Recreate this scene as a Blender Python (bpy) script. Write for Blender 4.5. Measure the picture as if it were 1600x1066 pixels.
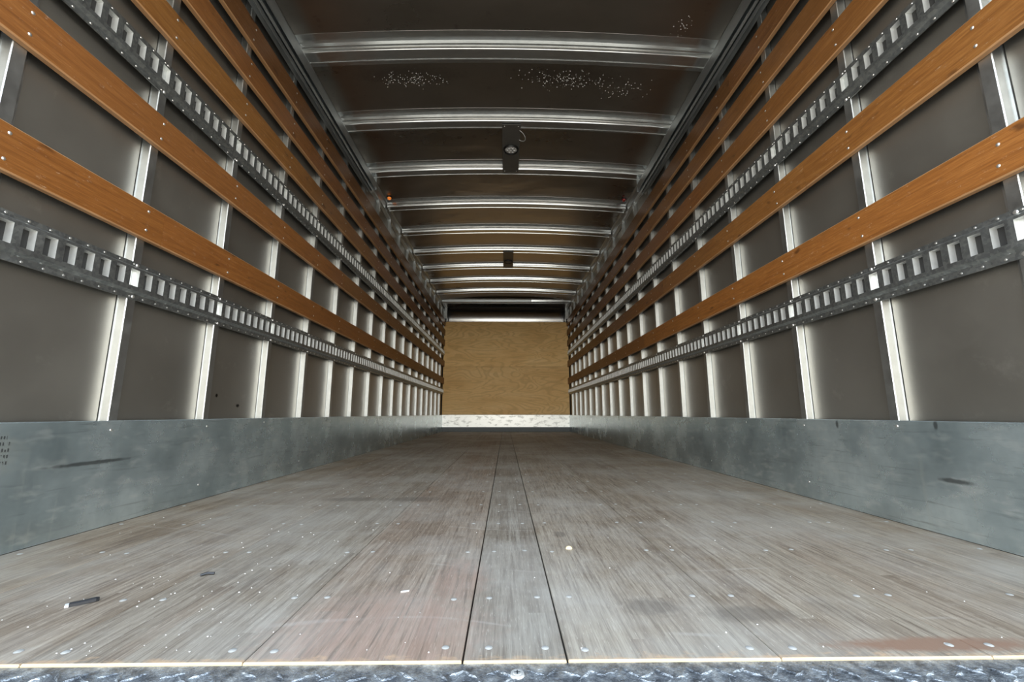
import bpy, math, random
from mathutils import Matrix, Vector

random.seed(7)
S = bpy.context.scene
COL = S.collection
for o in list(bpy.data.objects):
    bpy.data.objects.remove(o)

# ------------------------------------------------------------------ camera, world, light, exposure
H = 0.328                                   # eye height above the load floor
cam_data = bpy.data.cameras.new('camera')
cam = bpy.data.objects.new('camera', cam_data)
COL.objects.link(cam)
cam_data.sensor_width = 36.0
cam_data.lens = 15.0
cam_data.clip_start = 0.01
cam.location = (-0.010, 0, H)
cam.rotation_euler = (math.radians(90 + 9.7), 0, math.radians(-0.86))
S.camera = cam

S.view_settings.view_transform = 'Standard'
S.view_settings.look = 'None'
S.view_settings.gamma = 1.0
S.view_settings.use_curve_mapping = False
S.view_settings.exposure = 2.38
S.cycles.max_bounces = 14
S.cycles.diffuse_bounces = 8
S.cycles.glossy_bounces = 10
S.cycles.sample_clamp_indirect = 8.0
S.cycles.caustics_reflective = True

world = bpy.data.worlds.new('world')
S.world = world
world.use_nodes = True
wn = world.node_tree
wn.nodes.clear()
w_out = wn.nodes.new('ShaderNodeOutputWorld')
w_bg = wn.nodes.new('ShaderNodeBackground')
w_tc = wn.nodes.new('ShaderNodeTexCoord')
w_sep = wn.nodes.new('ShaderNodeSeparateXYZ')
w_map = wn.nodes.new('ShaderNodeMapRange')
w_map.inputs['From Min'].default_value = -1
w_map.inputs['From Max'].default_value = 1
w_ramp = wn.nodes.new('ShaderNodeValToRGB')
cr = w_ramp.color_ramp
cr.elements[0].position = 0.0
cr.elements[0].color = (0.30, 0.295, 0.28, 1)        # paved yard below the horizon
cr.elements[1].position = 1.0
cr.elements[1].color = (0.42, 0.60, 0.88, 1)        # zenith
for p, c in ((0.46, (0.72, 0.70, 0.64, 1)), (0.50, (3.1, 2.95, 2.62, 1)), (0.55, (1.65, 1.66, 1.62, 1)), (0.66, (0.88, 0.97, 1.04, 1))):
    e = cr.elements.new(p)
    e.color = c
wn.links.new(w_tc.outputs['Generated'], w_sep.inputs[0])
wn.links.new(w_sep.outputs['Z'], w_map.inputs['Value'])
wn.links.new(w_map.outputs[0], w_ramp.inputs[0])
wn.links.new(w_ramp.outputs[0], w_bg.inputs['Color'])
w_bg.inputs['Strength'].default_value = 1.0
wn.links.new(w_bg.outputs[0], w_out.inputs['Surface'])

# daylight portal in the open rear doorway (gives off nothing itself, only guides the sky's light)
pd = bpy.data.lights.new('doorway_portal', 'AREA')
pd.shape = 'RECTANGLE'
pd.size = 2.5
pd.size_y = 2.6
pd.cycles.is_portal = True
po = bpy.data.objects.new('doorway_portal', pd)
po.location = (0, 0.34, 1.2)
po.rotation_euler = (math.radians(90), 0, 0)
COL.objects.link(po)


# ------------------------------------------------------------------ helpers
class MB:
    """collects shapes; build() links them as ONE mesh object"""
    def __init__(s):
        s.v, s.f, s.m = [], [], []

    def add(s, v, f, m=0):
        n = len(s.v)
        s.v += [tuple(p) for p in v]
        s.f += [tuple(i + n for i in q) for q in f]
        s.m += [m] * len(f)

    def box(s, x0, x1, y0, y1, z0, z1, m=0):
        v = [(x0, y0, z0), (x1, y0, z0), (x1, y1, z0), (x0, y1, z0), (x0, y0, z1), (x1, y0, z1), (x1, y1, z1), (x0, y1, z1)]
        s.add(v, [(3, 2, 1, 0), (4, 5, 6, 7), (0, 1, 5, 4), (1, 2, 6, 5), (2, 3, 7, 6), (3, 0, 4, 7)], m)

    def prism(s, prof, a0, a1, axis, m=0, closed=True, caps=True):
        """profile of 2-D points swept along axis ('x','y','z') from a0 to a1"""
        def P(p, a):
            return {'x': (a, p[0], p[1]), 'y': (p[0], a, p[1]), 'z': (p[0], p[1], a)}[axis]
        n = len(prof)
        v = [P(p, a0) for p in prof] + [P(p, a1) for p in prof]
        f = [(i, (i + 1) % n, n + (i + 1) % n, n + i) for i in range(n if closed else n - 1)]
        if closed and caps:
            f += [tuple(range(n - 1, -1, -1)), tuple(range(n, 2 * n))]
        s.add(v, f, m)

    def cyl(s, c, r, h, axis='z', n=12, r2=None, m=0):
        r2 = r if r2 is None else r2
        v = []
        for rr, hh in ((r, 0), (r2, h)):
            for i in range(n):
                a = 2 * math.pi * i / n
                p = (rr * math.cos(a), rr * math.sin(a), hh)
                if axis == 'x': p = (p[2], p[0], p[1])
                if axis == 'y': p = (p[0], p[2], p[1])
                v.append((c[0] + p[0], c[1] + p[1], c[2] + p[2]))
        f = [(i, (i + 1) % n, n + (i + 1) % n, n + i) for i in range(n)]
        f += [tuple(range(n - 1, -1, -1)), tuple(range(n, 2 * n))]
        s.add(v, f, m)

    def dome(s, c, rx, ry, rz, n=8, k=3, m=0, ax='z', sg=1):
        """half ellipsoid bulging along ax*sg"""
        v, f = [], []
        for j in range(k):
            t = j / k * math.pi / 2
            for i in range(n):
                a = 2 * math.pi * i / n
                q = (rx * math.cos(a) * math.cos(t), ry * math.sin(a) * math.cos(t), rz * math.sin(t) * sg)
                if ax == 'x': q = (q[2], q[0], q[1])
                if ax == 'y': q = (q[0], q[2], q[1])
                v.append((c[0] + q[0], c[1] + q[1], c[2] + q[2]))
        q = (0, 0, rz * sg)
        if ax == 'x': q = (q[2], 0, 0)
        if ax == 'y': q = (0, q[2], 0)
        v.append((c[0] + q[0], c[1] + q[1], c[2] + q[2]))
        for j in range(k - 1):
            for i in range(n):
                f.append((j * n + i, j * n + (i + 1) % n, (j + 1) * n + (i + 1) % n, (j + 1) * n + i))
        for i in range(n):
            f.append(((k - 1) * n + i, (k - 1) * n + (i + 1) % n, k * n))
        s.add(v, f, m)

    def tube(s, pts, r, n=6, m=0):
        v, f = [], []
        pts = [Vector(p) for p in pts]
        for i, p in enumerate(pts):
            d = (pts[min(i + 1, len(pts) - 1)] - pts[max(i - 1, 0)]).normalized()
            a = d.cross(Vector((0, 0, 1)) if abs(d.z) < 0.9 else Vector((1, 0, 0))).normalized()
            b = d.cross(a)
            for j in range(n):
                t = 2 * math.pi * j / n
                v.append(p + (a * math.cos(t) + b * math.sin(t)) * r)
        for i in range(len(pts) - 1):
            for j in range(n):
                f.append((i * n + j, i * n + (j + 1) % n, (i + 1) * n + (j + 1) % n, (i + 1) * n + j))
        f += [tuple(range(n - 1, -1, -1)), tuple(range((len(pts) - 1) * n, len(pts) * n))]
        s.add(v, f, m)

    def mesh(s, name, mats, smooth=False, fix=True):
        me = bpy.data.meshes.new(name)
        me.from_pydata(s.v, [], s.f)
        for m in (mats if isinstance(mats, (list, tuple)) else [mats]):
            me.materials.append(m)
        if any(s.m):
            me.polygons.foreach_set('material_index', s.m)
        if fix:
            import bmesh
            b = bmesh.new()
            b.from_mesh(me)
            bmesh.ops.recalc_face_normals(b, faces=b.faces)
            b.to_mesh(me)
            b.free()
        if smooth:
            me.polygons.foreach_set('use_smooth', [True] * len(me.polygons))
            if hasattr(me, 'set_sharp_from_angle'):
                me.set_sharp_from_angle(angle=math.radians(40))
        me.update()
        return me

    def build(s, name, mats, parent=None, smooth=False, fix=True):
        return put(name, s.mesh(name, mats, smooth, fix), parent)


def put(name, me, parent=None, loc=(0, 0, 0), rot=None, color=None):
    o = bpy.data.objects.new(name, me)
    COL.objects.link(o)
    o.location = loc
    if rot: o.rotation_euler = rot
    if parent is not None: child(o, parent)
    if color: o.color = color
    return o


def world_loc(o):
    l = Vector(o.location)
    while o.parent is not None:
        o = o.parent
        l = l + Vector(o.location) if False else l
    return l


ORIGIN = {}


def child(o, parent):
    """parent o while its location stays a world location"""
    o.parent = parent
    # every ancestor is unrotated; its world offset is kept in ORIGIN
    off = ORIGIN.get(parent.name, Vector((0, 0, 0)))
    o.matrix_parent_inverse = Matrix.Translation(-off)
    ORIGIN[o.name] = Vector(o.location)


def root(name, loc, label, cat, group=None):
    o = bpy.data.objects.new(name, None)
    COL.objects.link(o)
    o.location = loc
    o.empty_display_size = 0.05
    ORIGIN[o.name] = Vector(loc)
    tag(o, label, cat, group)
    return o


def tag(o, label=None, cat=None, group=None, kind=None):
    if label: o['label'] = label
    if cat: o['category'] = cat
    if group: o['group'] = group
    if kind: o['kind'] = kind
    return o


# ------------------------------------------------------------------ material helper
class Mat:
    def __init__(s, name):
        s.m = bpy.data.materials.new(name)
        s.m.use_nodes = True
        s.t = s.m.node_tree
        s.b = s.t.nodes['Principled BSDF']
        s._p = None

    def n(s, kind): return s.t.nodes.new(kind)

    def link(s, a, b): s.t.links.new(a, b)

    def pos(s):
        if s._p is None:
            s._p = s.n('ShaderNodeNewGeometry').outputs['Position']
        return s._p

    def obj(s, what='Color'):
        return s.n('ShaderNodeObjectInfo').outputs[what]

    def scale(s, v, sc, off=(0, 0, 0)):
        q = s.n('ShaderNodeMapping')
        q.inputs['Scale'].default_value = sc
        q.inputs['Location'].default_value = off
        s.link(v, q.inputs['Vector'])
        return q.outputs[0]

    def addv(s, v, w):
        q = s.n('ShaderNodeVectorMath')
        q.operation = 'ADD'
        s.link(v, q.inputs[0])
        s.link(w, q.inputs[1])
        return q.outputs[0]

    def noise(s, v, sc=5.0, det=4.0, rough=0.55, dist=0.0):
        q = s.n('ShaderNodeTexNoise')
        q.inputs['Scale'].default_value = sc
        q.inputs['Detail'].default_value = det
        q.inputs['Roughness'].default_value = rough
        q.inputs['Distortion'].default_value = dist
        s.link(v, q.inputs['Vector'])
        return q.outputs['Fac']

    def white(s, v, out='Value'):
        q = s.n('ShaderNodeTexWhiteNoise')
        s.link(v, q.inputs['Vector'])
        return q.outputs[out]

    def ramp(s, f, stops):
        q = s.n('ShaderNodeValToRGB')
        e = q.color_ramp.elements
        def C(c): return (c, c, c, 1) if isinstance(c, (int, float)) else (*c, 1)
        e[0].position, e[0].color = stops[0][0], C(stops[0][1])
        e[1].position, e[1].color = stops[-1][0], C(stops[-1][1])
        for p, c in stops[1:-1]:
            x = e.new(p)
            x.color = C(c)
        s.link(f, q.inputs[0])
        return q.outputs[0]

    def math(s, op, a, b=None, c=None, clamp=False):
        q = s.n('ShaderNodeMath')
        q.operation = op
        q.use_clamp = clamp
        for i, x in enumerate((a, b, c)):
            if x is None: continue
            if isinstance(x, (int, float)): q.inputs[i].default_value = x
            else: s.link(x, q.inputs[i])
        return q.outputs[0]

    def sep(s, v):
        q = s.n('ShaderNodeSeparateXYZ')
        s.link(v, q.inputs[0])
        return q.outputs

    def comb(s, x, y, z):
        q = s.n('ShaderNodeCombineXYZ')
        for i, a in enumerate((x, y, z)):
            if isinstance(a, (int, float)): q.inputs[i].default_value = a
            else: s.link(a, q.inputs[i])
        return q.outputs[0]

    def mix(s, f, a, b, mode='MIX'):
        q = s.n('ShaderNodeMix')
        q.data_type = 'RGBA'
        q.blend_type = mode
        for i, x in ((0, f), (6, a), (7, b)):
            if isinstance(x, (int, float)): q.inputs[i].default_value = x if i == 0 else (x, x, x, 1)
            elif isinstance(x, tuple): q.inputs[i].default_value = (*x, 1)
            else: s.link(x, q.inputs[i])
        return q.outputs[2]

    def spot(s, c, r):
        """1 inside an ellipsoid of radii r about c, ragged edge"""
        p = s.scale(s.pos(), tuple(1 / k for k in r), tuple(-a / k for a, k in zip(c, r)))
        q = s.n('ShaderNodeVectorMath')
        q.operation = 'LENGTH'
        s.link(p, q.inputs[0])
        d = s.math('ADD', q.outputs['Value'], s.math('MULTIPLY', s.noise(s.pos(), 60, 3), 0.9))
        k = s.n('ShaderNodeMapRange')
        k.inputs['From Min'].default_value = 1.62
        k.inputs['From Max'].default_value = 1.05
        s.link(d, k.inputs['Value'])
        return k.outputs[0]

    def bump(s, h, strength=0.2, dist=0.01):
        q = s.n('ShaderNodeBump')
        q.inputs['Strength'].default_value = strength
        q.inputs['Distance'].default_value = dist
        s.link(h, q.inputs['Height'])
        s.link(q.outputs[0], s.b.inputs['Normal'])

    def set(s, color=None, rough=None, metal=None, spec=None, **k):
        for nm, v in (('Base Color', color), ('Roughness', rough), ('Metallic', metal), ('Specular IOR Level', spec)):
            if v is None: continue
            if isinstance(v, tuple): s.b.inputs[nm].default_value = (*v, 1)
            elif isinstance(v, (int, float)): s.b.inputs[nm].default_value = v
            else: s.link(v, s.b.inputs[nm])
        return s


def m_plain(name, color, rough=0.5, metal=0.0, spec=0.5):
    q = Mat(name)
    n = q.noise(q.pos(), 40, 4)
    c = q.mix(n, tuple(a * 0.8 for a in color), tuple(min(1, a * 1.15) for a in color))
    q.set(c, rough, metal, spec)
    return q.m


def m_panel():
    """dull mill-finish aluminium sheet: satin, smudged, scuffed"""
    q = Mat('aluminium_sheet')
    big = q.noise(q.pos(), 2.2, 5, 0.6)
    fine = q.noise(q.scale(q.pos(), (1, 1, 9)), 30, 3)
    c = q.mix(big, (0.33, 0.316, 0.285), (0.48, 0.46, 0.415))
    c = q.mix(q.ramp(q.noise(q.pos(), 7, 6, 0.7), [(0.60, 0.0), (0.72, 0.35)]), c, (0.62, 0.60, 0.56))
    marks = q.math('MAXIMUM', q.spot((-1.228, 1.83, 0.405), (0.02, 0.008, 0.008)), q.spot((-1.228, 1.98, 0.365), (0.02, 0.014, 0.008)))
    c = q.mix(marks, c, (0.02, 0.018, 0.015))
    r = q.math('ADD', q.math('MULTIPLY', big, 0.16), q.math('MULTIPLY_ADD', fine, 0.06, 0.35))
    q.set(c, r, 0.97)
    q.bump(q.noise(q.pos(), 1.7, 2), 0.12, 0.05)
    return q.m


def m_post():
    q = Mat('galvanised_post')
    a = q.noise(q.pos(), 22, 5, 0.65)
    c = q.mix(a, (0.38, 0.395, 0.395), (0.64, 0.655, 0.645))
    q.set(c, q.math('MULTIPLY_ADD', a, 0.2, 0.32), 1.0)
    return q.m


def m_bow():
    q = Mat('galvanised_bow')
    a = q.noise(q.scale(q.pos(), (1, 4, 4)), 14, 5, 0.65)
    c = q.mix(a, (0.42, 0.435, 0.435), (0.74, 0.75, 0.735))
    q.set(c, q.math('MULTIPLY_ADD', a, 0.12, 0.13), 0.92)
    return q.m


def m_track():
    """hot-dipped spangle on the slotted tie rails"""
    q = Mat('spangled_zinc')
    v = q.n('ShaderNodeTexVoronoi')
    v.inputs['Scale'].default_value = 130
    q.link(q.pos(), v.inputs['Vector'])
    a = q.noise(q.pos(), 30, 5, 0.7)
    s = q.sep(v.outputs['Color'])
    f = q.math('MULTIPLY_ADD', s[0], 0.5, q.math('MULTIPLY', a, 0.5))
    c = q.ramp(f, [(0.2, (0.27, 0.29, 0.295)), (0.55, (0.36, 0.385, 0.39)), (0.85, (0.46, 0.485, 0.48))])
    q.set(c, q.math('MULTIPLY_ADD', a, 0.2, 0.36), 1.0)
    return q.m


def m_roofrail():
    q = Mat('dull_zinc_extrusion')
    a = q.noise(q.scale(q.pos(), (1, 0.25, 1)), 20, 5, 0.65)
    c = q.mix(a, (0.42, 0.45, 0.46), (0.68, 0.71, 0.715))
    q.set(c, q.math('MULTIPLY_ADD', a, 0.2, 0.36), 1.0)
    return q.m


def m_roof():
    q = Mat('roof_sheet')
    big = q.noise(q.scale(q.pos(), (0.8, 1.6, 1)), 1.6, 5, 0.62)
    mid = q.noise(q.pos(), 9, 5, 0.7)
    c = q.mix(big, (0.30, 0.275, 0.25), (0.52, 0.485, 0.44))
    c = q.mix(q.ramp(mid, [(0.62, 0.0), (0.75, 0.5)]), c, (0.16, 0.14, 0.125))
    wet = q.math('MAXIMUM', q.spot((-0.60, 2.36, 2.4), (0.33, 0.07, 0.2)), q.spot((0.36, 2.36, 2.4), (0.35, 0.08, 0.2)))
    c = q.mix(q.math('MULTIPLY', wet, 0.3), c, (0.16, 0.14, 0.13))
    q.set(c, q.math('MULTIPLY_ADD', big, 0.14, 0.22), 1.0)
    q.bump(q.noise(q.scale(q.pos(), (1, 1.5, 1)), 2.4, 2), 0.22, 0.05)
    return q.m


def m_kick():
    """scuffed galvanised kick plate"""
    q = Mat('scuffed_galvanised_sheet')
    big = q.noise(q.pos(), 4.5, 5, 0.58)
    streak = q.noise(q.scale(q.pos(), (1, 0.8, 16)), 5, 6, 0.7, 0.8)
    vert = q.noise(q.scale(q.pos(), (1, 14, 1)), 3.2, 4, 0.6)
    c = q.ramp(big, [(0.34, (0.35, 0.42, 0.44)), (0.5, (0.47, 0.555, 0.58)), (0.68, (0.66, 0.755, 0.775))])
    c = q.mix(q.ramp(streak, [(0.32, 0.5), (0.44, 0.0)]), c, (0.24, 0.28, 0.29))
    c = q.mix(q.ramp(vert, [(0.58, 0.0), (0.74, 0.40)]), c, (0.62, 0.67, 0.65))
    c = q.mix(q.ramp(q.noise(q.scale(q.pos(), (1, 2, 5)), 8, 3, 0.5), [(0.54, 0.0), (0.72, 0.40)]), c, (0.86, 0.91, 0.90))
    # faded maker's stamp: four rows of worn dots inside a lighter patch by the door, left side
    P = q.sep(q.pos())
    u = q.math('SUBTRACT', P[1], 0.98)
    inside = q.math('MULTIPLY', q.math('LESS_THAN', q.math('ABSOLUTE', u), 0.085), q.math('LESS_THAN', q.math('ABSOLUTE', q.math('SUBTRACT', P[2], 0.24)), 0.036))
    inside = q.math('MULTIPLY', inside, q.math('LESS_THAN', P[0], 0.0))
    dots = q.math('MULTIPLY', q.math('GREATER_THAN', q.math('SINE', q.math('MULTIPLY', u, 1000)), -0.2), q.math('GREATER_THAN', q.math('SINE', q.math('MULTIPLY', P[2], 420)), -0.1))
    dots = q.math('MULTIPLY', q.math('MULTIPLY', dots, inside), q.math('GREATER_THAN', q.noise(q.pos(), 110, 2), 0.45))
    c = q.mix(q.math('MULTIPLY', q.spot((-1.194, 1.0, 0.235), (0.05, 0.10, 0.055)), 0.35), c, (0.62, 0.63, 0.56))
    c = q.mix(q.math('MULTIPLY', dots, 0.8), c, (0.08, 0.085, 0.085))
    dark = q.math('MAXIMUM', q.spot((1.194, 1.56, 0.292), (0.04, 0.007, 0.014)), q.spot((1.194, 1.17, 0.15), (0.04, 0.05, 0.007)))
    dark = q.math('MAXIMUM', dark, q.spot((-1.194, 1.28, 0.19), (0.04, 0.12, 0.006)))
    dark = q.math('MAXIMUM', dark, q.spot((1.194, 1.20, 0.297), (0.04, 0.006, 0.014)))
    c = q.mix(q.math('MULTIPLY', dark, 0.75), c, (0.08, 0.085, 0.085))
    q.set(c, q.math('MULTIPLY_ADD', big, 0.22, 0.15), 0.82)
    q.bump(big, 0.05, 0.01)
    return q.m


def m_slat():
    """varnished hardwood cargo slats; object colour tints each board"""
    q = Mat('varnished_hardwood')
    rnd = q.obj('Random')
    p = q.addv(q.pos(), q.comb(0, q.math('MULTIPLY', rnd, 37.0), q.math('MULTIPLY', rnd, 11.0)))
    g = q.noise(q.scale(p, (4, 0.9, 22)), 6, 5, 0.6, 0.6)
    fine = q.noise(q.scale(p, (10, 4, 110)), 5, 3, 0.6)
    big = q.noise(p, 1.3, 4)
    c = q.ramp(g, [(0.28, (0.135, 0.046, 0.010)), (0.5, (0.225, 0.083, 0.018)), (0.75, (0.30, 0.125, 0.033))])
    c = q.mix(q.ramp(fine, [(0.40, 0.5), (0.55, 0.0)]), c, (0.13, 0.045, 0.010))
    c = q.mix(q.ramp(big, [(0.35, 0.4), (0.65, 0.0)]), c, (0.15, 0.06, 0.018))
    knot = q.noise(q.scale(p, (1, 3.5, 9)), 2.6, 2)
    c = q.mix(q.ramp(knot, [(0.67, 0.0), (0.75, 0.75)]), c, (0.05, 0.018, 0.006))
    scr = q.noise(q.scale(p, (1, 5, 16)), 7, 6, 0.8)
    c = q.mix(q.ramp(scr, [(0.61, 0.0), (0.70, 0.55)]), c, (0.55, 0.42, 0.31))
    c = q.mix(1.0, c, q.obj('Color'), 'MULTIPLY')
    q.set(c, q.math('MULTIPLY_ADD', big, 0.2, 0.34), 0.0, 0.45)
    q.bump(fine, 0.08, 0.002)
    return q.m


def m_slat_edge():
    q = Mat('pale_slat_edge')
    g = q.noise(q.scale(q.pos(), (3, 1, 10)), 8, 4)
    c = q.mix(g, (0.26, 0.12, 0.045), (0.46, 0.27, 0.13))  # paler than the slat faces
    q.set(c, 0.55, 0.0, 0.4)
    return q.m


def m_floor():
    """worn laminated hardwood: narrow strips glued side by side, finger ends, dust and scratches"""
    q = Mat('laminated_floor_wood')
    P = q.sep(q.pos())
    col = q.math('FLOOR', q.math('DIVIDE', P[0], 0.0293))
    shift = q.math('MULTIPLY', q.white(q.comb(col, 3.7, 0)), 5.0)
    row = q.math('FLOOR', q.math('ADD', q.math('DIVIDE', P[1], 0.85), shift))
    cell = q.white(q.comb(col, row, 1.3))
    cell2 = q.white(q.comb(col, row, 9.1))
    off = q.comb(q.math('MULTIPLY', cell, 9.0), q.math('MULTIPLY', cell2, 17.0), 0)
    p = q.addv(q.pos(), off)
    g = q.noise(q.scale(p, (26, 1.1, 1)), 5, 5, 0.65, 0.5)
    fine = q.noise(q.scale(p, (170, 5, 1)), 3, 4, 0.7)
    pores = q.noise(q.scale(p, (90, 7, 1)), 5, 3, 0.6)
    big = q.noise(q.pos(), 1.7, 5, 0.65)
    c = q.ramp(cell, [(0.0, (0.215, 0.183, 0.150)), (0.35, (0.265, 0.234, 0.198)), (0.7, (0.30, 0.272, 0.235)), (1.0, (0.245, 0.205, 0.168))])
    c = q.mix(q.ramp(g, [(0.32, 0.85), (0.52, 0.0)]), c, (0.115, 0.09, 0.072))
    c = q.mix(q.ramp(g, [(0.55, 0.0), (0.78, 0.7)]), c, (0.44, 0.41, 0.36))
    c = q.mix(q.ramp(fine, [(0.36, 0.55), (0.50, 0.0)]), c, (0.12, 0.093, 0.078))
    c = q.mix(q.ramp(pores, [(0.60, 0.0), (0.68, 0.5)]), c, (0.50, 0.465, 0.42))
    c = q.mix(1.0, c, (1.10, 1.06, 0.99), 'MULTIPLY')
    c = q.mix(1.0, c, q.obj('Color'), 'MULTIPLY')
    c = q.mix(q.ramp(big, [(0.42, 0.0), (0.70, 0.55)]), c, (0.53, 0.51, 0.46))       # dust
    c = q.mix(q.ramp(q.noise(q.scale(q.pos(), (1.6, 0.7, 1)), 2.6, 5, 0.7), [(0.60, 0.0), (0.72, 0.40)]), c, (0.10, 0.085, 0.075))
    # curved pale drag scratches
    sc = q.n('ShaderNodeTexWave')
    sc.wave_type = 'RINGS'
    sc.inputs['Scale'].default_value = 1.1
    sc.inputs['Distortion'].default_value = 9.0
    sc.inputs['Detail'].default_value = 2.0
    sc.inputs['Detail Scale'].default_value = 0.8
    q.link(q.pos(), sc.inputs['Vector'])
    m = q.math('MULTIPLY', q.ramp(sc.outputs['Fac'], [(0.9992, 0.0), (0.9999, 0.4)]), q.ramp(q.noise(q.pos(), 5, 3), [(0.5, 0.0), (0.6, 1.0)]))
    c = q.mix(q.math('MULTIPLY', m, 0.5), c, (0.58, 0.55, 0.50))
    red = q.math('MAXIMUM', q.spot((-0.20, 0.72, 0.0), (0.17, 0.16, 0.1)), q.spot((-0.10, 0.93, 0.0), (0.06, 0.12, 0.1)))
    c = q.mix(q.math('MULTIPLY', q.math('MULTIPLY', red, q.ramp(g, [(0.35, 0.15), (0.6, 1.0)])), 0.5), c, (0.36, 0.225, 0.175))
    # bare yellowish and reddish wear along the rear edge
    edge = q.math('SUBTRACT', 0.690, P[1])
    en = q.math('ADD', q.math('MULTIPLY', edge, 14.0), q.math('MULTIPLY_ADD', q.noise(q.scale(q.pos(), (14, 30, 1)), 2, 5, 0.7), 1.3, -0.85))
    c = q.mix(q.ramp(en, [(0.35, 0.0), (0.6, 0.7)]), c, (0.56, 0.37, 0.22))
    c = q.mix(q.spot((0.62, 0.672, 0.0), (0.16, 0.02, 0.05)), c, (0.25, 0.155, 0.105))
    for s_c, s_r in (((0.24, 0.80, 0), (0.05, 0.035, 0.1)), ((0.40, 0.77, 0), (0.08, 0.03, 0.1)), ((-0.37, 1.75, 0), (0.11, 0.05, 0.1)), ((-0.60, 1.75, 0), (0.12, 0.04, 0.1)), ((0.14, 1.25, 0), (0.02, 0.03, 0.1))):
        c = q.mix(q.math('MULTIPLY', q.spot(s_c, s_r), 0.45), c, (0.11, 0.095, 0.08))
    q.set(c, q.math('MULTIPLY_ADD', g, 0.2, 0.46), 0.0, 0.34)
    q.bump(q.math('ADD', fine, q.math('MULTIPLY', g, 0.8)), 0.22, 0.002)
    return q.m


def m_ply():
    q = Mat('plywood')
    p = q.pos()
    h = q.noise(q.scale(p, (0.55, 1, 2.1)), 1.5, 2, 0.5, 0.5)
    rings = q.math('MULTIPLY_ADD', q.math('SINE', q.math('MULTIPLY', h, 105.0)), 0.5, 0.5)
    big = q.noise(q.scale(p, (0.7, 1, 2.5)), 1.9, 4)
    fine = q.noise(q.scale(p, (2, 1, 40)), 6, 4)
    wisp = q.noise(q.scale(p, (1.2, 1, 7)), 4, 4, 0.6, 1.2)
    c = q.ramp(big, [(0.3, (0.72, 0.435, 0.155)), (0.5, (0.82, 0.53, 0.215)), (0.72, (0.88, 0.61, 0.28))])
    c = q.mix(q.ramp(rings, [(0.0, 0.40), (0.45, 0.0)]), c, (0.50, 0.29, 0.095))
    c = q.mix(q.ramp(fine, [(0.36, 0.3), (0.5, 0.0)]), c, (0.48, 0.28, 0.10))
    c = q.mix(q.ramp(wisp, [(0.66, 0.0), (0.74, 0.6)]), c, (0.36, 0.19, 0.06))
    c = q.mix(1.0, c, q.obj('Color'), 'MULTIPLY')
    q.set(c, 0.55, 0.0, 0.35)
    return q.m


def m_frontplate():
    q = Mat('bright_scuff_plate')
    a = q.noise(q.scale(q.pos(), (1, 1, 2.2)), 9, 6, 0.72)
    c = q.ramp(a, [(0.38, (0.45, 0.45, 0.43)), (0.48, (0.80, 0.80, 0.77)), (1.0, (0.88, 0.88, 0.86))])
    q.set(c, 0.42, 0.55)
    return q.m


def m_sill():
    q = Mat('worn_tread_plate')
    a = q.noise(q.pos(), 45, 6, 0.75)
    b = q.noise(q.pos(), 160, 3, 0.7)
    c = q.ramp(a, [(0.32, (0.07, 0.078, 0.088)), (0.46, (0.22, 0.24, 0.26)), (0.58, (0.42, 0.45, 0.47)), (0.75, (0.75, 0.78, 0.78))])
    q.set(c, q.math('MULTIPLY_ADD', b, 0.3, 0.30), 0.75)
    q.bump(q.math('ADD', a, b), 0.8, 0.004)
    return q.m


M_panel, M_post, M_bow, M_track, M_rail = m_panel(), m_post(), m_bow(), m_track(), m_roofrail()
M_roof, M_kick, M_slat, M_sedge, M_floor = m_roof(), m_kick(), m_slat(), m_slat_edge(), m_floor()
M_ply, M_fplate, M_sill = m_ply(), m_frontplate(), m_sill()
M_lip = m_plain('lit_slot_lip', (0.80, 0.81, 0.79), 0.45, 0.7)  # slot lips coloured brighter for the daylight they face
M_slot_shade = m_plain('slot_shade', (0.012, 0.012, 0.012), 0.8)  # near black, stands in for shade inside the rail slots
M_sback = m_plain('shaded_slat_back', (0.05, 0.03, 0.018), 0.8)  # dark colour puts shade behind the slats into their back faces
M_raw = m_plain('raw_wood_end', (0.60, 0.47, 0.29), 0.7, 0, 0.2)
M_screw = m_plain('zinc_screw', (0.78, 0.77, 0.74), 0.35, 0.9)
M_fscrew = m_plain('dusty_screw_head', (0.50, 0.495, 0.465), 0.5, 0.3)
M_skin = m_plain('outer_skin', (0.30, 0.30, 0.29), 0.6, 0.6)
M_dark = m_plain('dark_steel', (0.075, 0.085, 0.09), 0.5, 0.5)
M_strip = m_plain('grey_angle', (0.15, 0.165, 0.17), 0.5, 0.3)
M_black = m_plain('black_plastic', (0.02, 0.021, 0.024), 0.4)
M_white = m_plain('white_plastic', (0.8, 0.8, 0.8), 0.5)
M_bracket = m_plain('grey_painted_steel', (0.13, 0.125, 0.115), 0.45, 0.5)
M_rubber = m_plain('black_rubber', (0.008, 0.008, 0.008), 0.45)
M_chip = m_plain('yellow_wood_chip', (0.78, 0.62, 0.36), 0.7)
M_crumb = m_plain('pale_crumbs', (0.66, 0.64, 0.60), 0.7)
M_mirror = m_plain('bright_rolled_aluminium', (0.80, 0.80, 0.79), 0.26, 1.0)
M_drop = m_plain('condensation', (0.85, 0.84, 0.80), 0.3, 0.0)
M_cable = m_plain('grey_cable', (0.5, 0.5, 0.48), 0.4)


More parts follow.
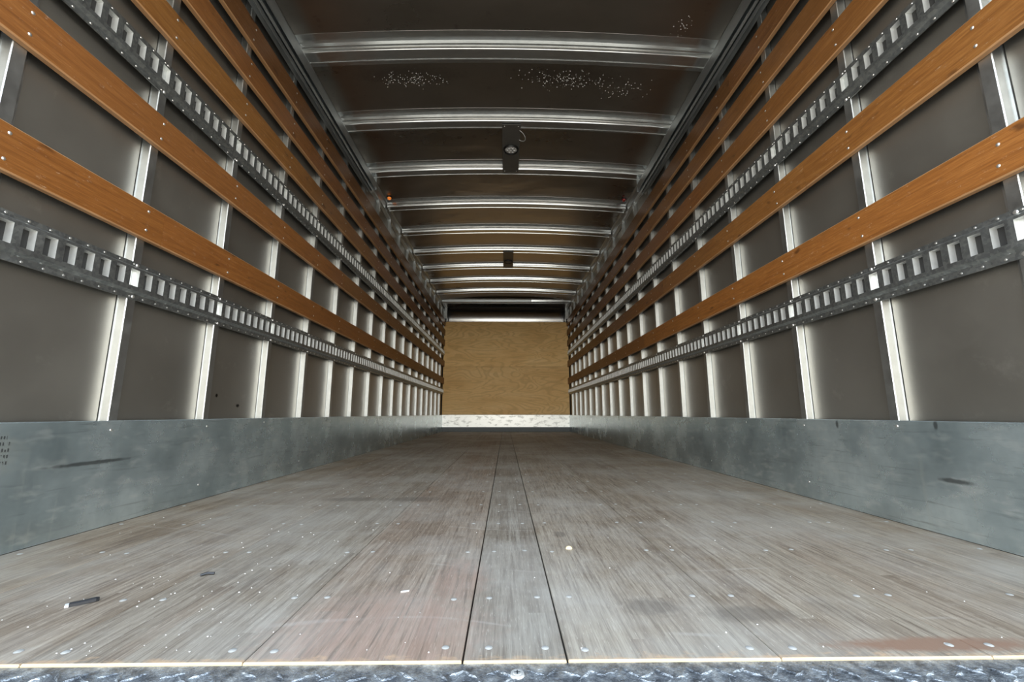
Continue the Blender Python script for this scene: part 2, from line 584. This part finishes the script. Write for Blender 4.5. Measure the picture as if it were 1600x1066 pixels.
def m_lens(name, col, emit=0.0, rough=0.15):
    q = Mat(name)
    v = q.n('ShaderNodeTexVoronoi')
    v.inputs['Scale'].default_value = 70
    q.link(q.pos(), v.inputs['Vector'])
    c = q.mix(q.ramp(v.outputs['Distance'], [(0.1, 0.0), (0.6, 1.0)]), col, tuple(a * 0.35 for a in col))
    q.set(c, rough, 0.0, 0.6)
    if emit:
        q.b.inputs['Emission Color'].default_value = (*col, 1)
        q.b.inputs['Emission Strength'].default_value = emit
    return q.m


M_lens = m_lens('clear_lamp_lens', (0.85, 0.83, 0.80))
M_amber = m_lens('amber_lens', (1.0, 0.27, 0.04), 0.10)  # emission paints in the sunlight that shows through the lens
M_red = m_lens('red_lens', (0.62, 0.05, 0.035))

# ------------------------------------------------------------------ dimensions
XP = 1.200          # inner face of the wall posts
XW = 1.228          # inner face of the wall sheets
YR = 0.64           # rear end of the planks
Y0 = 0.36           # rear end of the body
YF = 8.16           # face of the plywood bulkhead
KT = H - 0.020      # top of the kick plates
ZC = H + 2.105      # crown of the roof sheet
RISE = 0.045
POSTS = [0.911 + 0.406 * k for k in range(18)]


def roof_z(x): return ZC - RISE * (x / 1.17) ** 2


# ------------------------------------------------------------------ floor
sub = MB()
sub.box(-1.25, 1.25, YR + 0.02, 8.6, -0.09, -0.032)
floor = tag(sub.build('floor', M_dark), 'worn grey-brown laminated hardwood truck floor', kind='structure')
seams = [-1.197, -0.947, -0.654, -0.361, -0.068, 0.074, 0.367, 0.660, 0.953, 1.197]
tints = [(1.05, 0.97, 0.87), (1.02, 0.98, 0.93), (1.0, 1.0, 0.98), (1.02, 0.96, 0.92), (0.92, 0.94, 0.94), (1.04, 1.02, 0.97), (1.04, 1.01, 0.95), (1.06, 1.01, 0.94), (1.06, 0.98, 0.88)]
screw_b = MB()
screw_b.dome((0, 0, 0), 0.0056, 0.0056, 0.0014, 12, 2)
screw_me = screw_b.mesh('screw', M_fscrew, True)
rows = [0.668, 0.840] + [1.105 + 0.267 * i for i in range(26)]
far = MB()
planks = []
for i in range(9):
    a, b = seams[i] + 0.0006, seams[i + 1] - 0.0006
    if i in (4, 5): a += 0.0016
    t = 0.0014
    jog = random.uniform(-0.0005, 0.0005)
    prof = [(a, -0.03), (b, -0.03), (b, -t), (b - t, 0), (a + t, 0), (a, -t)]
    mb = MB()
    n = len(prof)
    ys = [YR + jog, YR + jog + 0.0012, YF - 0.005]
    vs = []
    for j, y in enumerate(ys):
        for (x, z) in prof:
            zz = z - (0.0010 if (j == 0 and z > -0.01) else 0)
            vs.append((x, y, zz))
    fs, ms = [], []
    for j in range(2):
        for k in range(n):
            fs.append((j * n + k, j * n + (k + 1) % n, (j + 1) * n + (k + 1) % n, (j + 1) * n + k))
            ms.append(1 if j == 0 else 0)
    fs.append(tuple(range(n - 1, -1, -1)))
    ms.append(1)
    fs.append(tuple(range(2 * n, 3 * n)))
    ms.append(0)
    mb.v, mb.f, mb.m = vs, fs, ms
    pl = mb.build('plank', [M_floor, M_raw], floor)
    pl.color = (*tints[i], 1)
    planks.append(pl)
    for j, y in enumerate(rows):
        for x in (seams[i] + 0.032, seams[i + 1] - 0.032):
            xx, yy = x + random.uniform(-0.006, 0.006), y + random.uniform(-0.006, 0.006)
            if j < 12:
                put('screw', screw_me, pl, (xx, yy, 0.0002), (0, 0, random.random() * 3))
            else:
                far.dome((xx, yy, 0.0002), 0.0056, 0.0056, 0.0014, 6, 2)
tag(far.build('screw_head', M_fscrew, floor), kind='stuff')

# ------------------------------------------------------------------ side walls: skin, sheets, posts
post_z0, post_z1 = KT - 0.02, H + 1.99


def post_mesh(sg):
    prof = [(XW, -0.0045), (XW - 0.002, -0.0045), (XW - 0.002, -0.0012), (XP + 0.002, -0.0008), (XP, 0.0012), (XP, 0.030), (XP + 0.002, 0.032),
            (XW - 0.002, 0.0335), (XW - 0.002, 0.055), (XW, 0.055)]
    mb = MB()
    mb.prism([(sg * x, y) for x, y in prof], post_z0, post_z1, 'z')
    return mb.mesh('post', M_post)


for side, sg in (('left', -1), ('right', 1)):
    mb = MB()
    xs = sorted((sg * (XW + 0.008), sg * (XW + 0.03)))
    mb.box(xs[0], xs[1], Y0, 8.62, -0.1, H + 2.1)
    wall = tag(mb.build('wall_' + side, M_skin), 'aluminium sheet wall with vertical galvanised posts on the %s' % side, kind='structure')
    spans = [(a + 0.040, b - 0.0062) for a, b in zip([Y0 - 0.04] + POSTS, POSTS + [8.6])]
    for a, b in spans:
        mb = MB()
        xs = sorted((sg * XW, sg * (XW + 0.006)))
        mb.box(xs[0], xs[1], a + 0.001, b - 0.001, -0.05, H + 2.08)
        mb.build('panel', M_panel, wall)
    pm = post_mesh(sg)
    for y in POSTS:
        put('post', pm, wall, (0, y, 0))

# ------------------------------------------------------------------ roof
mb = MB()
NX = 32
for k in range(NX):
    xa, xb = -1.24 + 2.48 * k / NX, -1.24 + 2.48 * (k + 1) / NX
    za, zb = roof_z(xa), roof_z(xb)
    mb.add([(xa, Y0, za), (xb, Y0, zb), (xb, 8.19, zb), (xa, 8.19, za)], [(0, 1, 2, 3)])
    mb.add([(xa, Y0, za + 0.02), (xb, Y0, zb + 0.02), (xb, 8.62, zb + 0.02), (xa, 8.62, za + 0.02)], [(0, 1, 2, 3)])
ceiling = tag(mb.build('ceiling', M_roof, None, True, False), 'dark dented aluminium roof sheet', kind='structure')
mb = MB()
for cx, cy, sx, sy, n in ((-0.60, 2.40, 0.17, 0.040, 120), (0.36, 2.39, 0.19, 0.045, 170), (0.75, 2.45, 0.12, 0.06, 50), (0.95, 1.96, 0.04, 0.05, 24)):
    for _ in range(n):
        x, y = random.gauss(cx, sx * 0.7), random.gauss(cy, sy * 0.8)
        if 2.285 < y < 2.64 or cy < 2.1:
            r = random.uniform(0.0012, 0.0034)
            mb.dome((x, y, roof_z(x)), r, r, r * 0.8, 5, 2, sg=-1)
tag(mb.build('water_drop', M_drop, ceiling, True), kind='stuff')

# upper wall rails (structure)
for idx, (side, sg) in enumerate((('left', -1), ('right', 1))):
    mb = MB()
    prof = [(XW + 0.004, 1.965), (XW - 0.006, 1.965), (XW - 0.02, 1.985), (XP - 0.002, 1.987), (XP - 0.004, 2.045), (XP - 0.02, 2.05), (XP - 0.022, 2.058), (XW + 0.004, 2.064)]
    mb.prism([(sg * x, z + H) for x, z in prof], Y0, 8.2, 'y')
    tag(mb.build('trim_%d' % (idx + 1), M_rail), 'galvanised roof rail along the top of the %s wall' % side, kind='structure')

# ------------------------------------------------------------------ kick plates
for side, sg in (('left', -1), ('right', 1)):
    base = None
    cuts = [Y0, 3.03, 5.60, YF - 0.004]
    parts = []
    for a, b in zip(cuts[:-1], cuts[1:]):
        mb = MB()
        prof = [(XP + 0.0, 0.0015), (XP - 0.006, 0.0015), (XP - 0.006, KT - 0.002), (XP - 0.004, KT), (XP + 0.012, KT), (XP + 0.012, KT - 0.004), (XP, KT - 0.006)]
        mb.prism([(sg * x, z) for x, z in prof], a + 0.0008, b - 0.0008, 'y')
        parts.append(mb)
    base = parts[0].build('baseboard_' + side, M_kick)
    tag(base, 'scuffed galvanised kick plate along the foot of the %s wall' % side, kind='structure')
    for mb in parts[1:]:
        mb.build('plate', M_kick, base)
    s = MB()
    s.dome((0, 0, 0), 0.0045, 0.0045, 0.0022, 10, 2, ax='x', sg=-sg)
    sm = s.mesh('screw', M_screw, True)
    for k, y in enumerate(POSTS):
        for z in ((KT - 0.022,) if k % 2 else (KT - 0.03, 0.06)):
            put('screw', sm, base, (sg * (XP - 0.006), y + random.uniform(0.0, 0.03), z + random.uniform(-0.006, 0.006)))

# ------------------------------------------------------------------ front bulkhead
mb = MB()
mb.box(-1.25, 1.25, 8.58, 8.62, -0.1, H + 2.13)
front = tag(mb.build('wall_front', M_skin), 'plywood lined front bulkhead', kind='structure')
ZP = H + 1.775
for z0, z1, col in ((H - 0.012, H + 0.893, (0.95, 0.94, 0.92, 1)), (H + 0.896, ZP, (1.06, 1.06, 1.06, 1))):
    mb = MB()
    mb.box(-1.206, 1.206, YF, YF + 0.018, z0, z1)
    o = mb.build('plywood_sheet', M_ply, front)
    o.color = col
mb = MB()                                                   # rolled cove above the plywood
R, n = 0.262, 18
zt = H + 2.09
vs, fs = [], []
for i in range(n + 1):
    t = i / n * math.pi / 2
    y, z = 8.19 + R * math.sin(t), zt - R + R * math.cos(t)
    vs += [(-1.165, y, z), (1.165, y, z)]
vs += [(-1.165, 8.19 + R, H + 1.5), (1.165, 8.19 + R, H + 1.5)]
for i in range(n + 1):
    fs.append((2 * i, 2 * i + 1, 2 * i + 3, 2 * i + 2))
mb.add(vs, fs)
mb.build('cove', M_mirror, front, True)
for sg in (-1, 1):
    mb = MB()
    xs = sorted((sg * 1.16, sg * 1.228))
    mb.box(xs[0], xs[1], 8.17, 8.24, H + 1.5, H + 2.06)
    mb.build('corner_post', M_post, front)
    mb = MB()
    xs = sorted((sg * 1.165, sg * 1.215))
    mb.box(xs[0], xs[1], 8.13, 8.168, H + 1.76, H + 1.83)
    mb.build('corner_block', M_dark, front)
bf = MB()
bf.box(-1.2, 1.2, YF - 0.03, YF - 0.026, 0.085, H - 0.014)
bf.box(-1.2, 1.2, YF - 0.03, YF + 0.002, H - 0.018, H - 0.014)
bfo = tag(bf.build('baseboard_front', M_fplate), 'bright scuffed aluminium kick plate under the plywood bulkhead', kind='structure')
mb = MB()
mb.prism([(YF - 0.034, 0.085), (YF - 0.026, 0.085), (YF - 0.010, 0.001), (YF - 0.018, 0.001)], -1.195, 1.195, 'x')
mb.build('angle_strip', M_strip, bfo)

# ------------------------------------------------------------------ rear sill and door frame
mb = MB()
mb.box(-1.24, 1.24, 0.30, YR - 0.001, -0.09, -0.0034)
sill = tag(mb.build('trim_3', M_sill), 'worn dark tread plate sill at the open rear end', kind='structure')
mb = MB()
ny, nx = 14, 120
for j in range(ny):
    for i in range(nx):
        x, y = -1.22 + 2.44 * (i + 0.5 + random.uniform(-0.3, 0.3)) / nx, 0.325 + 0.0222 * (j + random.uniform(-0.3, 0.3))
        if random.random() < 0.12: continue
        ang = math.radians(38 if (i + j) % 2 else -38) + random.uniform(-0.3, 0.3)
        ca, sa = math.cos(ang), math.sin(ang)
        L, W, T = 0.0150 * random.uniform(0.7, 1.1), 0.0038, 0.0016 * random.uniform(0.6, 1.2)
        pts = []
        for u, w, h in ((-L, 0, 0), (0, -W, 0), (L, 0, 0), (0, W, 0), (-L * 0.6, 0, T), (0, -W * 0.4, T), (L * 0.6, 0, T), (0, W * 0.4, T)):
            pts.append((x + u * ca - w * sa, y + u * sa + w * ca, -0.0035 + h))
        mb.add(pts, [(0, 1, 5, 4), (1, 2, 6, 5), (2, 3, 7, 6), (3, 0, 4, 7), (4, 5, 6, 7)])
tag(mb.build('raised_lozenge', M_sill, sill), kind='stuff')
mb = MB()
mb.cyl((0, 0, 0), 0.0095, 0.003, n=20, r2=0.0085)
mb.cyl((0, 0, 0.003), 0.0055, 0.0008, n=16, m=0)
mb.box(-0.004, 0.004, -0.0008, 0.0008, 0.0032, 0.0042, 1)
mb.box(-0.0008, 0.0008, -0.004, 0.004, 0.0032, 0.0042, 1)
put('screw', mb.mesh('screw', [M_fscrew, M_dark]), sill, (0.006, 0.613, -0.0035))
mb = MB()
mb.box(-1.258, 1.258, Y0 - 0.03, Y0 + 0.16, H + 1.60, H + 2.15)  # unseen header, shaped low and deep to keep daylight off the upper walls
tag(mb.build('trim_4', M_rail), 'unseen steel header hung low over the rear doorway to shade the upper walls', kind='structure')
for k, sg in ((5, -1), (6, 1)):
    mb = MB()
    xs = sorted((sg * 1.15, sg * 1.258))
    mb.box(xs[0], xs[1], Y0 - 0.03, Y0 + 0.10, -0.1, H + 1.60)
    tag(mb.build('trim_%d' % k, M_rail), 'steel rear corner post of the doorway, %s side' % ('left' if sg < 0 else 'right'), kind='structure')

# ------------------------------------------------------------------ roof bows
ORD = ['nearest', 'second', 'third', 'fourth', 'fifth', 'sixth', 'seventh', 'eighth', 'ninth', 'tenth']
BOWX = ['', ' lamp bracket begins at its rear', '', '', '', '', '', '', '', '']
bow_labels = [
    'galvanised roof bow nearest the doorway, widest in view, wet spots behind it',
    'second galvanised roof bow from the doorway, where the near lamp bracket begins',
    'third galvanised roof bow from the doorway, where the near lamp bracket ends',
    'fourth galvanised roof bow from the doorway, beside the amber and red markers',
    'fifth galvanised roof bow from the doorway, plain and without any lamp bracket',
    'sixth galvanised roof bow from the doorway, where the far lamp bracket begins',
    'seventh galvanised roof bow from the doorway, where the far lamp bracket ends',
    'eighth galvanised roof bow from the doorway, just past the far lamp',
    'ninth galvanised roof bow from the doorway, last arched one before the flat header bow',
    'flat dull roof bow farthest from the doorway, right end brighter, before the cove',
]
hat = [(-0.066, 0.0), (-0.066, 0.0015), (-0.004, 0.0015), (0.000, 0.018), (0.009, 0.0195), (0.012, 0.040), (0.015, 0.043), (0.080, 0.043),
       (0.0815, 0.0475), (0.087, 0.0475), (0.094, 0.003), (0.155, 0.003), (0.155, 0.0)]
for k in range(10):
    y = 2.115 + 0.611 * k
    r = root('roof_bow', (0, y, ZC), bow_labels[k], 'roof bow', 'galvanised bows across the roof')
    half = 1.185
    N = 28
    spans = [(-half, half)] if k != 9 else [(-half, 0.46), (0.461, half)]
    for si, (xa, xb) in enumerate(spans):
        mb = MB()
        vs, fs = [], []
        n = len(hat)
        for i in range(N + 1):
            x = xa + (xb - xa) * i / N
            z = roof_z(x) if k != 9 else (ZC - 0.035)
            for (dy, dz) in hat:
                vs.append((x, y + dy, z - dz + 0.0005))
        for i in range(N):
            for j in range(n):
                fs.append((i * n + j, i * n + (j + 1) % n, (i + 1) * n + (j + 1) % n, (i + 1) * n + j))
        fs.append(tuple(range(n)))
        fs.append(tuple(range(N * n + n - 1, N * n - 1, -1)))
        mb.add(vs, fs)
        mb.build('bow_section', M_bow if not (k == 9 and si == 0) else M_rail, r, True)

# ------------------------------------------------------------------ overhead door tracks near the doorway
dt = [(1.200, 1.585), (1.188, 1.6175), (1.170, 1.620), (1.165, 1.642), (1.190, 1.648), (1.190, 1.652), (1.152, 1.655), (1.147, 1.676), (1.176, 1.680),
      (1.176, 1.700), (1.135, 1.703), (1.128, 1.764), (1.134, 1.770), (1.200, 1.760)]
for side, sg in (('left', -1), ('right', 1)):
    r = root('door_track', (sg * 1.16, 1.9, H + 1.9), 'ribbed dull steel overhead door track above the %s wall slats' % side, 'door track', 'overhead door tracks')
    mb = MB()
    prof = [(sg * x, H + m * x * 0.9857) for x, m in dt]
    mb.prism(prof, Y0 + 0.13, 3.42, 'y')
    mb.build('channel', M_rail, r)
    mb = MB()
    xs = sorted((sg * 1.13, sg * 1.205))
    mb.box(xs[0], xs[1], 3.42, 3.425, H + 1.90, H + 2.03)
    mb.build('end_bracket', M_rail, r)

# ------------------------------------------------------------------ slotted tie rails
PITCH, PH = 0.0508, 1.688
rail_labels = {
    ('left', 0): 'lower slotted galvanised tie rail on the left wall, below every wooden slat',
    ('left', 1): 'upper slotted galvanised tie rail on the left wall, between the wooden slats',
    ('right', 0): 'lower slotted galvanised tie rail on the right wall, below every wooden slat',
    ('right', 1): 'upper slotted galvanised tie rail on the right wall, between the wooden slats',
}
for side, sg in (('left', -1), ('right', 1)):
    for lv, zb in enumerate((H + 0.359, H + 1.092)):
        r = root('tie_rail', (sg * XP, 4.4, zb), rail_labels[(side, lv)], 'tie rail', 'slotted tie rails on the walls')
        mb = MB()
        HT = 0.120
        ya, yb = Y0 + 0.2, YF - 0.01
        X = lambda d: sg * (XP - d)
        D0, D1 = 0.003, 0.014
        # flanges, webs and the solid bands of the face, swept along y
        for prof in ([(0.0, 0.0), (D0, 0.0), (D0, 0.018), (D1, 0.026), (D1, 0.040)], [(D1, 0.093), (D1, 0.100), (D0, 0.107), (D0, HT), (0.0, HT)]):
            mb.prism([(X(d), zb + z) for d, z in prof], ya, yb, 'y', closed=False)
        nslot0 = int((ya - PH) / PITCH) + 1
        y = PH + PITCH * nslot0
        prev = ya
        SW, DI = 0.031, -0.006
        z0, z1 = zb + 0.040, zb + 0.093
        while y < yb - 0.01:
            a, b = y - SW, y                       # slot from a to b
            if a > prev:
                mb.add([(X(D1), prev, z0), (X(D1), a, z0), (X(D1), a, z1), (X(D1), prev, z1)], [(0, 1, 2, 3)])
                # folded lips of the slot
                for (p, q) in (((a, z0), (a, z1)), ((b, z0), (b, z1)), ((a, z0), (b, z0)), ((a, z1), (b, z1))):
                    mb.add([(X(D1), p[0], p[1]), (X(D1), q[0], q[1]), (X(DI), q[0], q[1]), (X(DI), p[0], p[1])], [(0, 1, 2, 3)], 1)
                prev = b
            y += PITCH
        mb.add([(X(D1), prev, z0), (X(D1), yb, z0), (X(D1), yb, z1), (X(D1), prev, z1)], [(0, 1, 2, 3)])
        mb.build('slotted_channel', [M_track, M_lip], r, False, False)
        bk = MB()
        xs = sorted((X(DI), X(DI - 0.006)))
        bk.box(xs[0], xs[1], ya, yb, zb + 0.022, zb + 0.108)  # added dark strip that paints shade into the slot cavities
        bk.build('slot_shade_strip', M_slot_shade, r)
        rv, y = MB(), PH + PITCH * nslot0
        while y < yb - 0.02:
            for z in (0.008, 0.1135):
                rv.dome((X(D0), y - 0.012, zb + z), 0.0040, 0.0030, 0.0022, 6, 2, ax='x', sg=-sg)  # bright bumps imitate glints at the punched flange holes
            y += PITCH
        tag(rv.build('hole_glint', M_screw, r, True), kind='stuff')
        s = MB()
        s.dome((0, 0, 0), 0.0060, 0.0060, 0.0032, 10, 2, ax='x', sg=-sg)
        sm = s.mesh('screw', M_screw, True)
        for yp in POSTS:
            for z in (0.009, 0.112):
                put('screw', sm, r, (X(D0), yp + 0.016, zb + z))

# ------------------------------------------------------------------ wooden slats
SL = [(0.560, 0.676), (0.889, 1.003), (1.290, 1.406), (1.494, 1.608), (1.683, 1.800)]
TINT = [(1.0, 1.0, 1.0), (0.92, 0.98, 1.05), (0.92, 0.98, 1.1), (0.88, 0.98, 1.2), (0.92, 1.08, 1.45)]
POSN = ['lowest wooden slat', 'second wooden slat up', 'middle wooden slat', 'fourth wooden slat up', 'topmost wooden slat']
WHERE = ['just above the lower tie rail', 'just below the upper tie rail', 'just above the upper tie rail', 'under the topmost slat', 'just under the roof rail']
JOINTS = {('left', 0): [1.39, 4.3], ('left', 1): [2.97, 5.9], ('left', 2): [3.7, 6.4], ('left', 3): [2.35, 5.1], ('left', 4): [3.2, 6.1],
          ('right', 0): [3.6, 6.2], ('right', 1): [1.55, 3.1, 6.0], ('right', 2): [2.4, 5.4], ('right', 3): [3.3, 6.3], ('right', 4): [2.0, 4.9]}
for side, sg in (('left', -1), ('right', 1)):
    s = MB()
    s.dome((0, 0, 0), 0.0048, 0.0048, 0.0022, 8, 2, ax='x', sg=-sg)
    sm = s.mesh('screw', M_screw, True)
    for k, (za, zb) in enumerate(SL):
        za, zb = za + H, zb + H
        r = root('wooden_slat', (sg * XP, 4.4, za), '%s on the %s wall, varnished orange-brown, %s' % (POSN[k], side, WHERE[k]), 'slat', 'wooden cargo slats on the walls')
        cuts = [Y0 + 0.2] + JOINTS[(side, k)] + [YF - 0.006]
        for a, b in zip(cuts[:-1], cuts[1:]):
            mb = MB()
            x0, x1, c = XP - 0.0013, XP - 0.020, 0.0035
            prof = [(x0, za), (x0, zb), (x1 + c, zb), (x1, zb - c), (x1, za + c), (x1 + c, za)]
            n = 6
            vs = [(sg * x, y, z) for y in (a + 0.0006, b - 0.0006) for x, z in prof]
            fs = [(i, (i + 1) % n, n + (i + 1) % n, n + i) for i in range(n)] + [tuple(range(n)), tuple(range(2 * n - 1, n - 1, -1))]
            mb.add(vs, fs)
            mb.m = [2, 1, 1, 0, 1, 1, 0, 0]
            o = mb.build('board', [M_slat, M_sedge, M_sback], r)
            t = random.uniform(0.86, 1.10)
            tc = TINT[k]
            o.color = (t * tc[0] * random.uniform(0.97, 1.05), t * tc[1] * random.uniform(0.94, 1.06), t * tc[2], 1)
        for j, yp in enumerate(POSTS):
            for q in (0.24, 0.76):
                put('screw', sm, r, (sg * (XP - 0.020), yp + 0.012 + random.uniform(-0.006, 0.006), za + (zb - za) * (q + random.uniform(-0.05, 0.05))))

# ------------------------------------------------------------------ ceiling lamps
for k, (y0, y1, x, yl, lab) in enumerate((
        (2.765, 3.378, 0.028, 3.055, 'round ceiling lamp nearer the doorway on a dark bracket with a loose wire'),
        (5.215, 5.822, 0.022, 5.56, 'round ceiling lamp deeper inside on a small bracket, far from the doorway'))):
    zb = ZC - 0.0475
    r = root('ceiling_lamp', (x, yl, zb), lab, 'lamp', 'round lamps on the ceiling')
    mb = MB()
    mb.box(x - 0.067, x + 0.067, y0, y1 + 0.004, zb - 0.0042, zb - 0.0008)
    for sgn in (-1, 1):
        mb.box(x + sgn * 0.066 - 0.0015, x + sgn * 0.066 + 0.0015, y0 + 0.06, y1 - 0.06, zb - 0.004, zb + 0.022)
    mb.build('bracket', M_bracket, r)
    zl = zb - 0.0042
    mb = MB()
    ring = [(0.052, 0), (0.060, 0.0), (0.060, 0.008), (0.055, 0.014), (0.050, 0.012), (0.048, 0.004)]
    n, q = 28, len(ring)
    vs = [(x + a * math.cos(2 * math.pi * i / n), yl + a * math.sin(2 * math.pi * i / n), zl - h) for i in range(n) for a, h in ring]
    mb.add(vs, [(i * q + j, i * q + (j + 1) % q, ((i + 1) % n) * q + (j + 1) % q, ((i + 1) % n) * q + j) for i in range(n) for j in range(q)])
    mb.build('grommet', M_rubber, r, True)
    mb = MB()
    mb.dome((x, yl, zl - 0.003), 0.050, 0.050, 0.010, 28, 4, sg=-1)
    lens = mb.build('lens', M_lens if k == 0 else M_bracket, r, True)
    if k == 0:
        mb = MB()
        for i in range(7):
            a = 2 * math.pi * i / 6
            d = 0.026 if i < 6 else 0
            mb.dome((x + d * math.cos(a), yl + d * math.sin(a), zl - 0.0105), 0.0085, 0.0085, 0.004, 10, 2, sg=-1)
        mb.build('diode_lenses', M_white, lens, True)
        mb = MB()
        pts = [(x + 0.06 + 0.045 * math.sin(t), 2.90 - 0.055 * math.cos(t) - 0.02, zb - 0.006 - 0.03 * math.sin(t)) for t in [math.pi * i / 12 for i in range(13)]]
        mb.tube(pts, 0.0025)
        mb.build('loose_wire', M_cable, r, True)
    mb = MB()
    for dx in (-0.05, 0.05):
        for yy in (y0 + 0.02, y1 - 0.016):
            mb.dome((x + dx, yy, zl), 0.005, 0.005, 0.003, 8, 2, sg=-1)
    mb.build('bracket_rivets', M_screw, r, True)

# ------------------------------------------------------------------ marker lamps up in the corners
for side, sg, lm, lab in (('left', -1, M_amber, 'sunlit amber marker lamp in the upper left corner by the fourth roof bow'),
                          ('right', 1, M_red, 'small red marker lamp in the upper right corner by the fourth roof bow')):
    x, y = sg * 1.135, 3.84
    z = roof_z(x)
    r = root('marker_lamp', (x, y, z), lab, 'lamp')
    mb = MB()
    mb.cyl((x, y, z - 0.008), 0.026, 0.010, n=16)
    mb.build('lamp_base', M_rubber, r)
    mb = MB()
    mb.dome((x, y, z - 0.008), 0.019, 0.019, 0.022, 14, 4, sg=-1)
    mb.build('lamp_lens', lm, r, True)

# thin cable sagging along the right roof rail
mb = MB()
pts = []
for i in range(60):
    y = 3.45 + 4.4 * i / 59
    pts.append((XP - 0.012, y, H + 1.955 + 0.022 * math.cos((y - 3.45) / 0.406 * 2 * math.pi) + 0.004 * math.sin(3 * y)))
mb.tube(pts, 0.0028)
tag(mb.build('cable', M_cable, None, True), 'thin pale cable strung over the posts above the topmost right slat', 'cable')

# ------------------------------------------------------------------ small litter on the floor
ps = root('plastic_scrap', (-0.75, 0.826, 0.0), 'broken black plastic strip lying on the floor planks near the left kick plate', 'scrap')


def local(me_b, name, mat, parent, loc, rz, smooth=False):
    o = me_b.build(name, mat, None, smooth)
    o.location = loc
    o.rotation_euler = (0, 0, rz)
    child(o, parent)
    return o


mb = MB()
prof = [(-0.0065, 0.0003), (0.0065, 0.0003), (0.0065, 0.0048), (0.0045, 0.0062), (-0.004, 0.0052), (-0.0065, 0.003)]
vs = [(xx, yy, zz + (0.001 if j == 2 else 0)) for j, yy in enumerate((-0.017, 0.0, 0.017, 0.021)) for xx, zz in prof]
vs = [(x * (0.55 if y > 0.018 else 1), y, z) for x, y, z in vs]
n = 6
fs = [(j * n + i, j * n + (i + 1) % n, (j + 1) * n + (i + 1) % n, (j + 1) * n + i) for j in range(3) for i in range(n)] + [tuple(range(n)), tuple(range(4 * n - 1, 3 * n - 1, -1))]
mb.add(vs, fs)
local(mb, 'strip', M_black, ps, (-0.75, 0.826, 0.0), math.radians(-52))
mb = MB()
mb.box(-0.0055, 0.0055, -0.0225, -0.0173, 0.0003, 0.0035)
local(mb, 'broken_end', M_white, ps, (-0.75, 0.826, 0.0), math.radians(-52))['label'] = 'pale broken end'

mb = MB()
mb.dome((0, 0, 0.0003), 0.0085, 0.006, 0.007, 9, 3)
o = tag(mb.build('wood_chip', M_chip, None), 'small yellow wood chip on the floor plank right of the narrow central plank', 'chip')
o.location = (0.147, 1.12, 0)
mb = MB()
mb.prism([(-0.008, -0.001), (-0.002, -0.0026), (0.007, -0.0014), (0.0085, 0.0012), (0.001, 0.0022), (-0.006, 0.0014)], 0.0003, 0.0022, 'z')
o = tag(mb.build('wood_splinter', M_crumb, None), 'pale splinter on the reddish plank left of the narrow central plank', 'splinter')
o.location = (-0.197, 0.868, 0)
o.rotation_euler = (0, 0, 0.35)
mb = MB()
mb.tube([(-0.012, 0, 0.003), (0, 0.002, 0.0045), (0.012, -0.001, 0.003)], 0.0026, 7)  # raised black piece stands in for a gouge in the seam
o = tag(mb.build('seam_gouge', M_black, None), 'thin black piece standing in for a gouge in a floor seam beyond the plastic strip', 'scrap')
o.location = (-0.622, 0.955, 0)
o.rotation_euler = (0, 0, 0.5)

mb = MB()
for _ in range(360):
    u = random.random()
    x = random.uniform(-1.15, 1.15) if u > 0.55 else random.gauss(-0.62, 0.22)
    y = 0.66 + (random.random() ** 1.7) * 3.2
    if abs(x) > 1.18: continue
    rr = random.uniform(0.0005, 0.0014)
    mb.dome((x, y, 0.0002), rr * random.uniform(0.8, 1.6), rr, rr, 5, 2)
tag(mb.build('floor_crumbs', M_crumb, None), 'pale dust crumbs scattered over the floor planks', 'crumbs', kind='stuff')
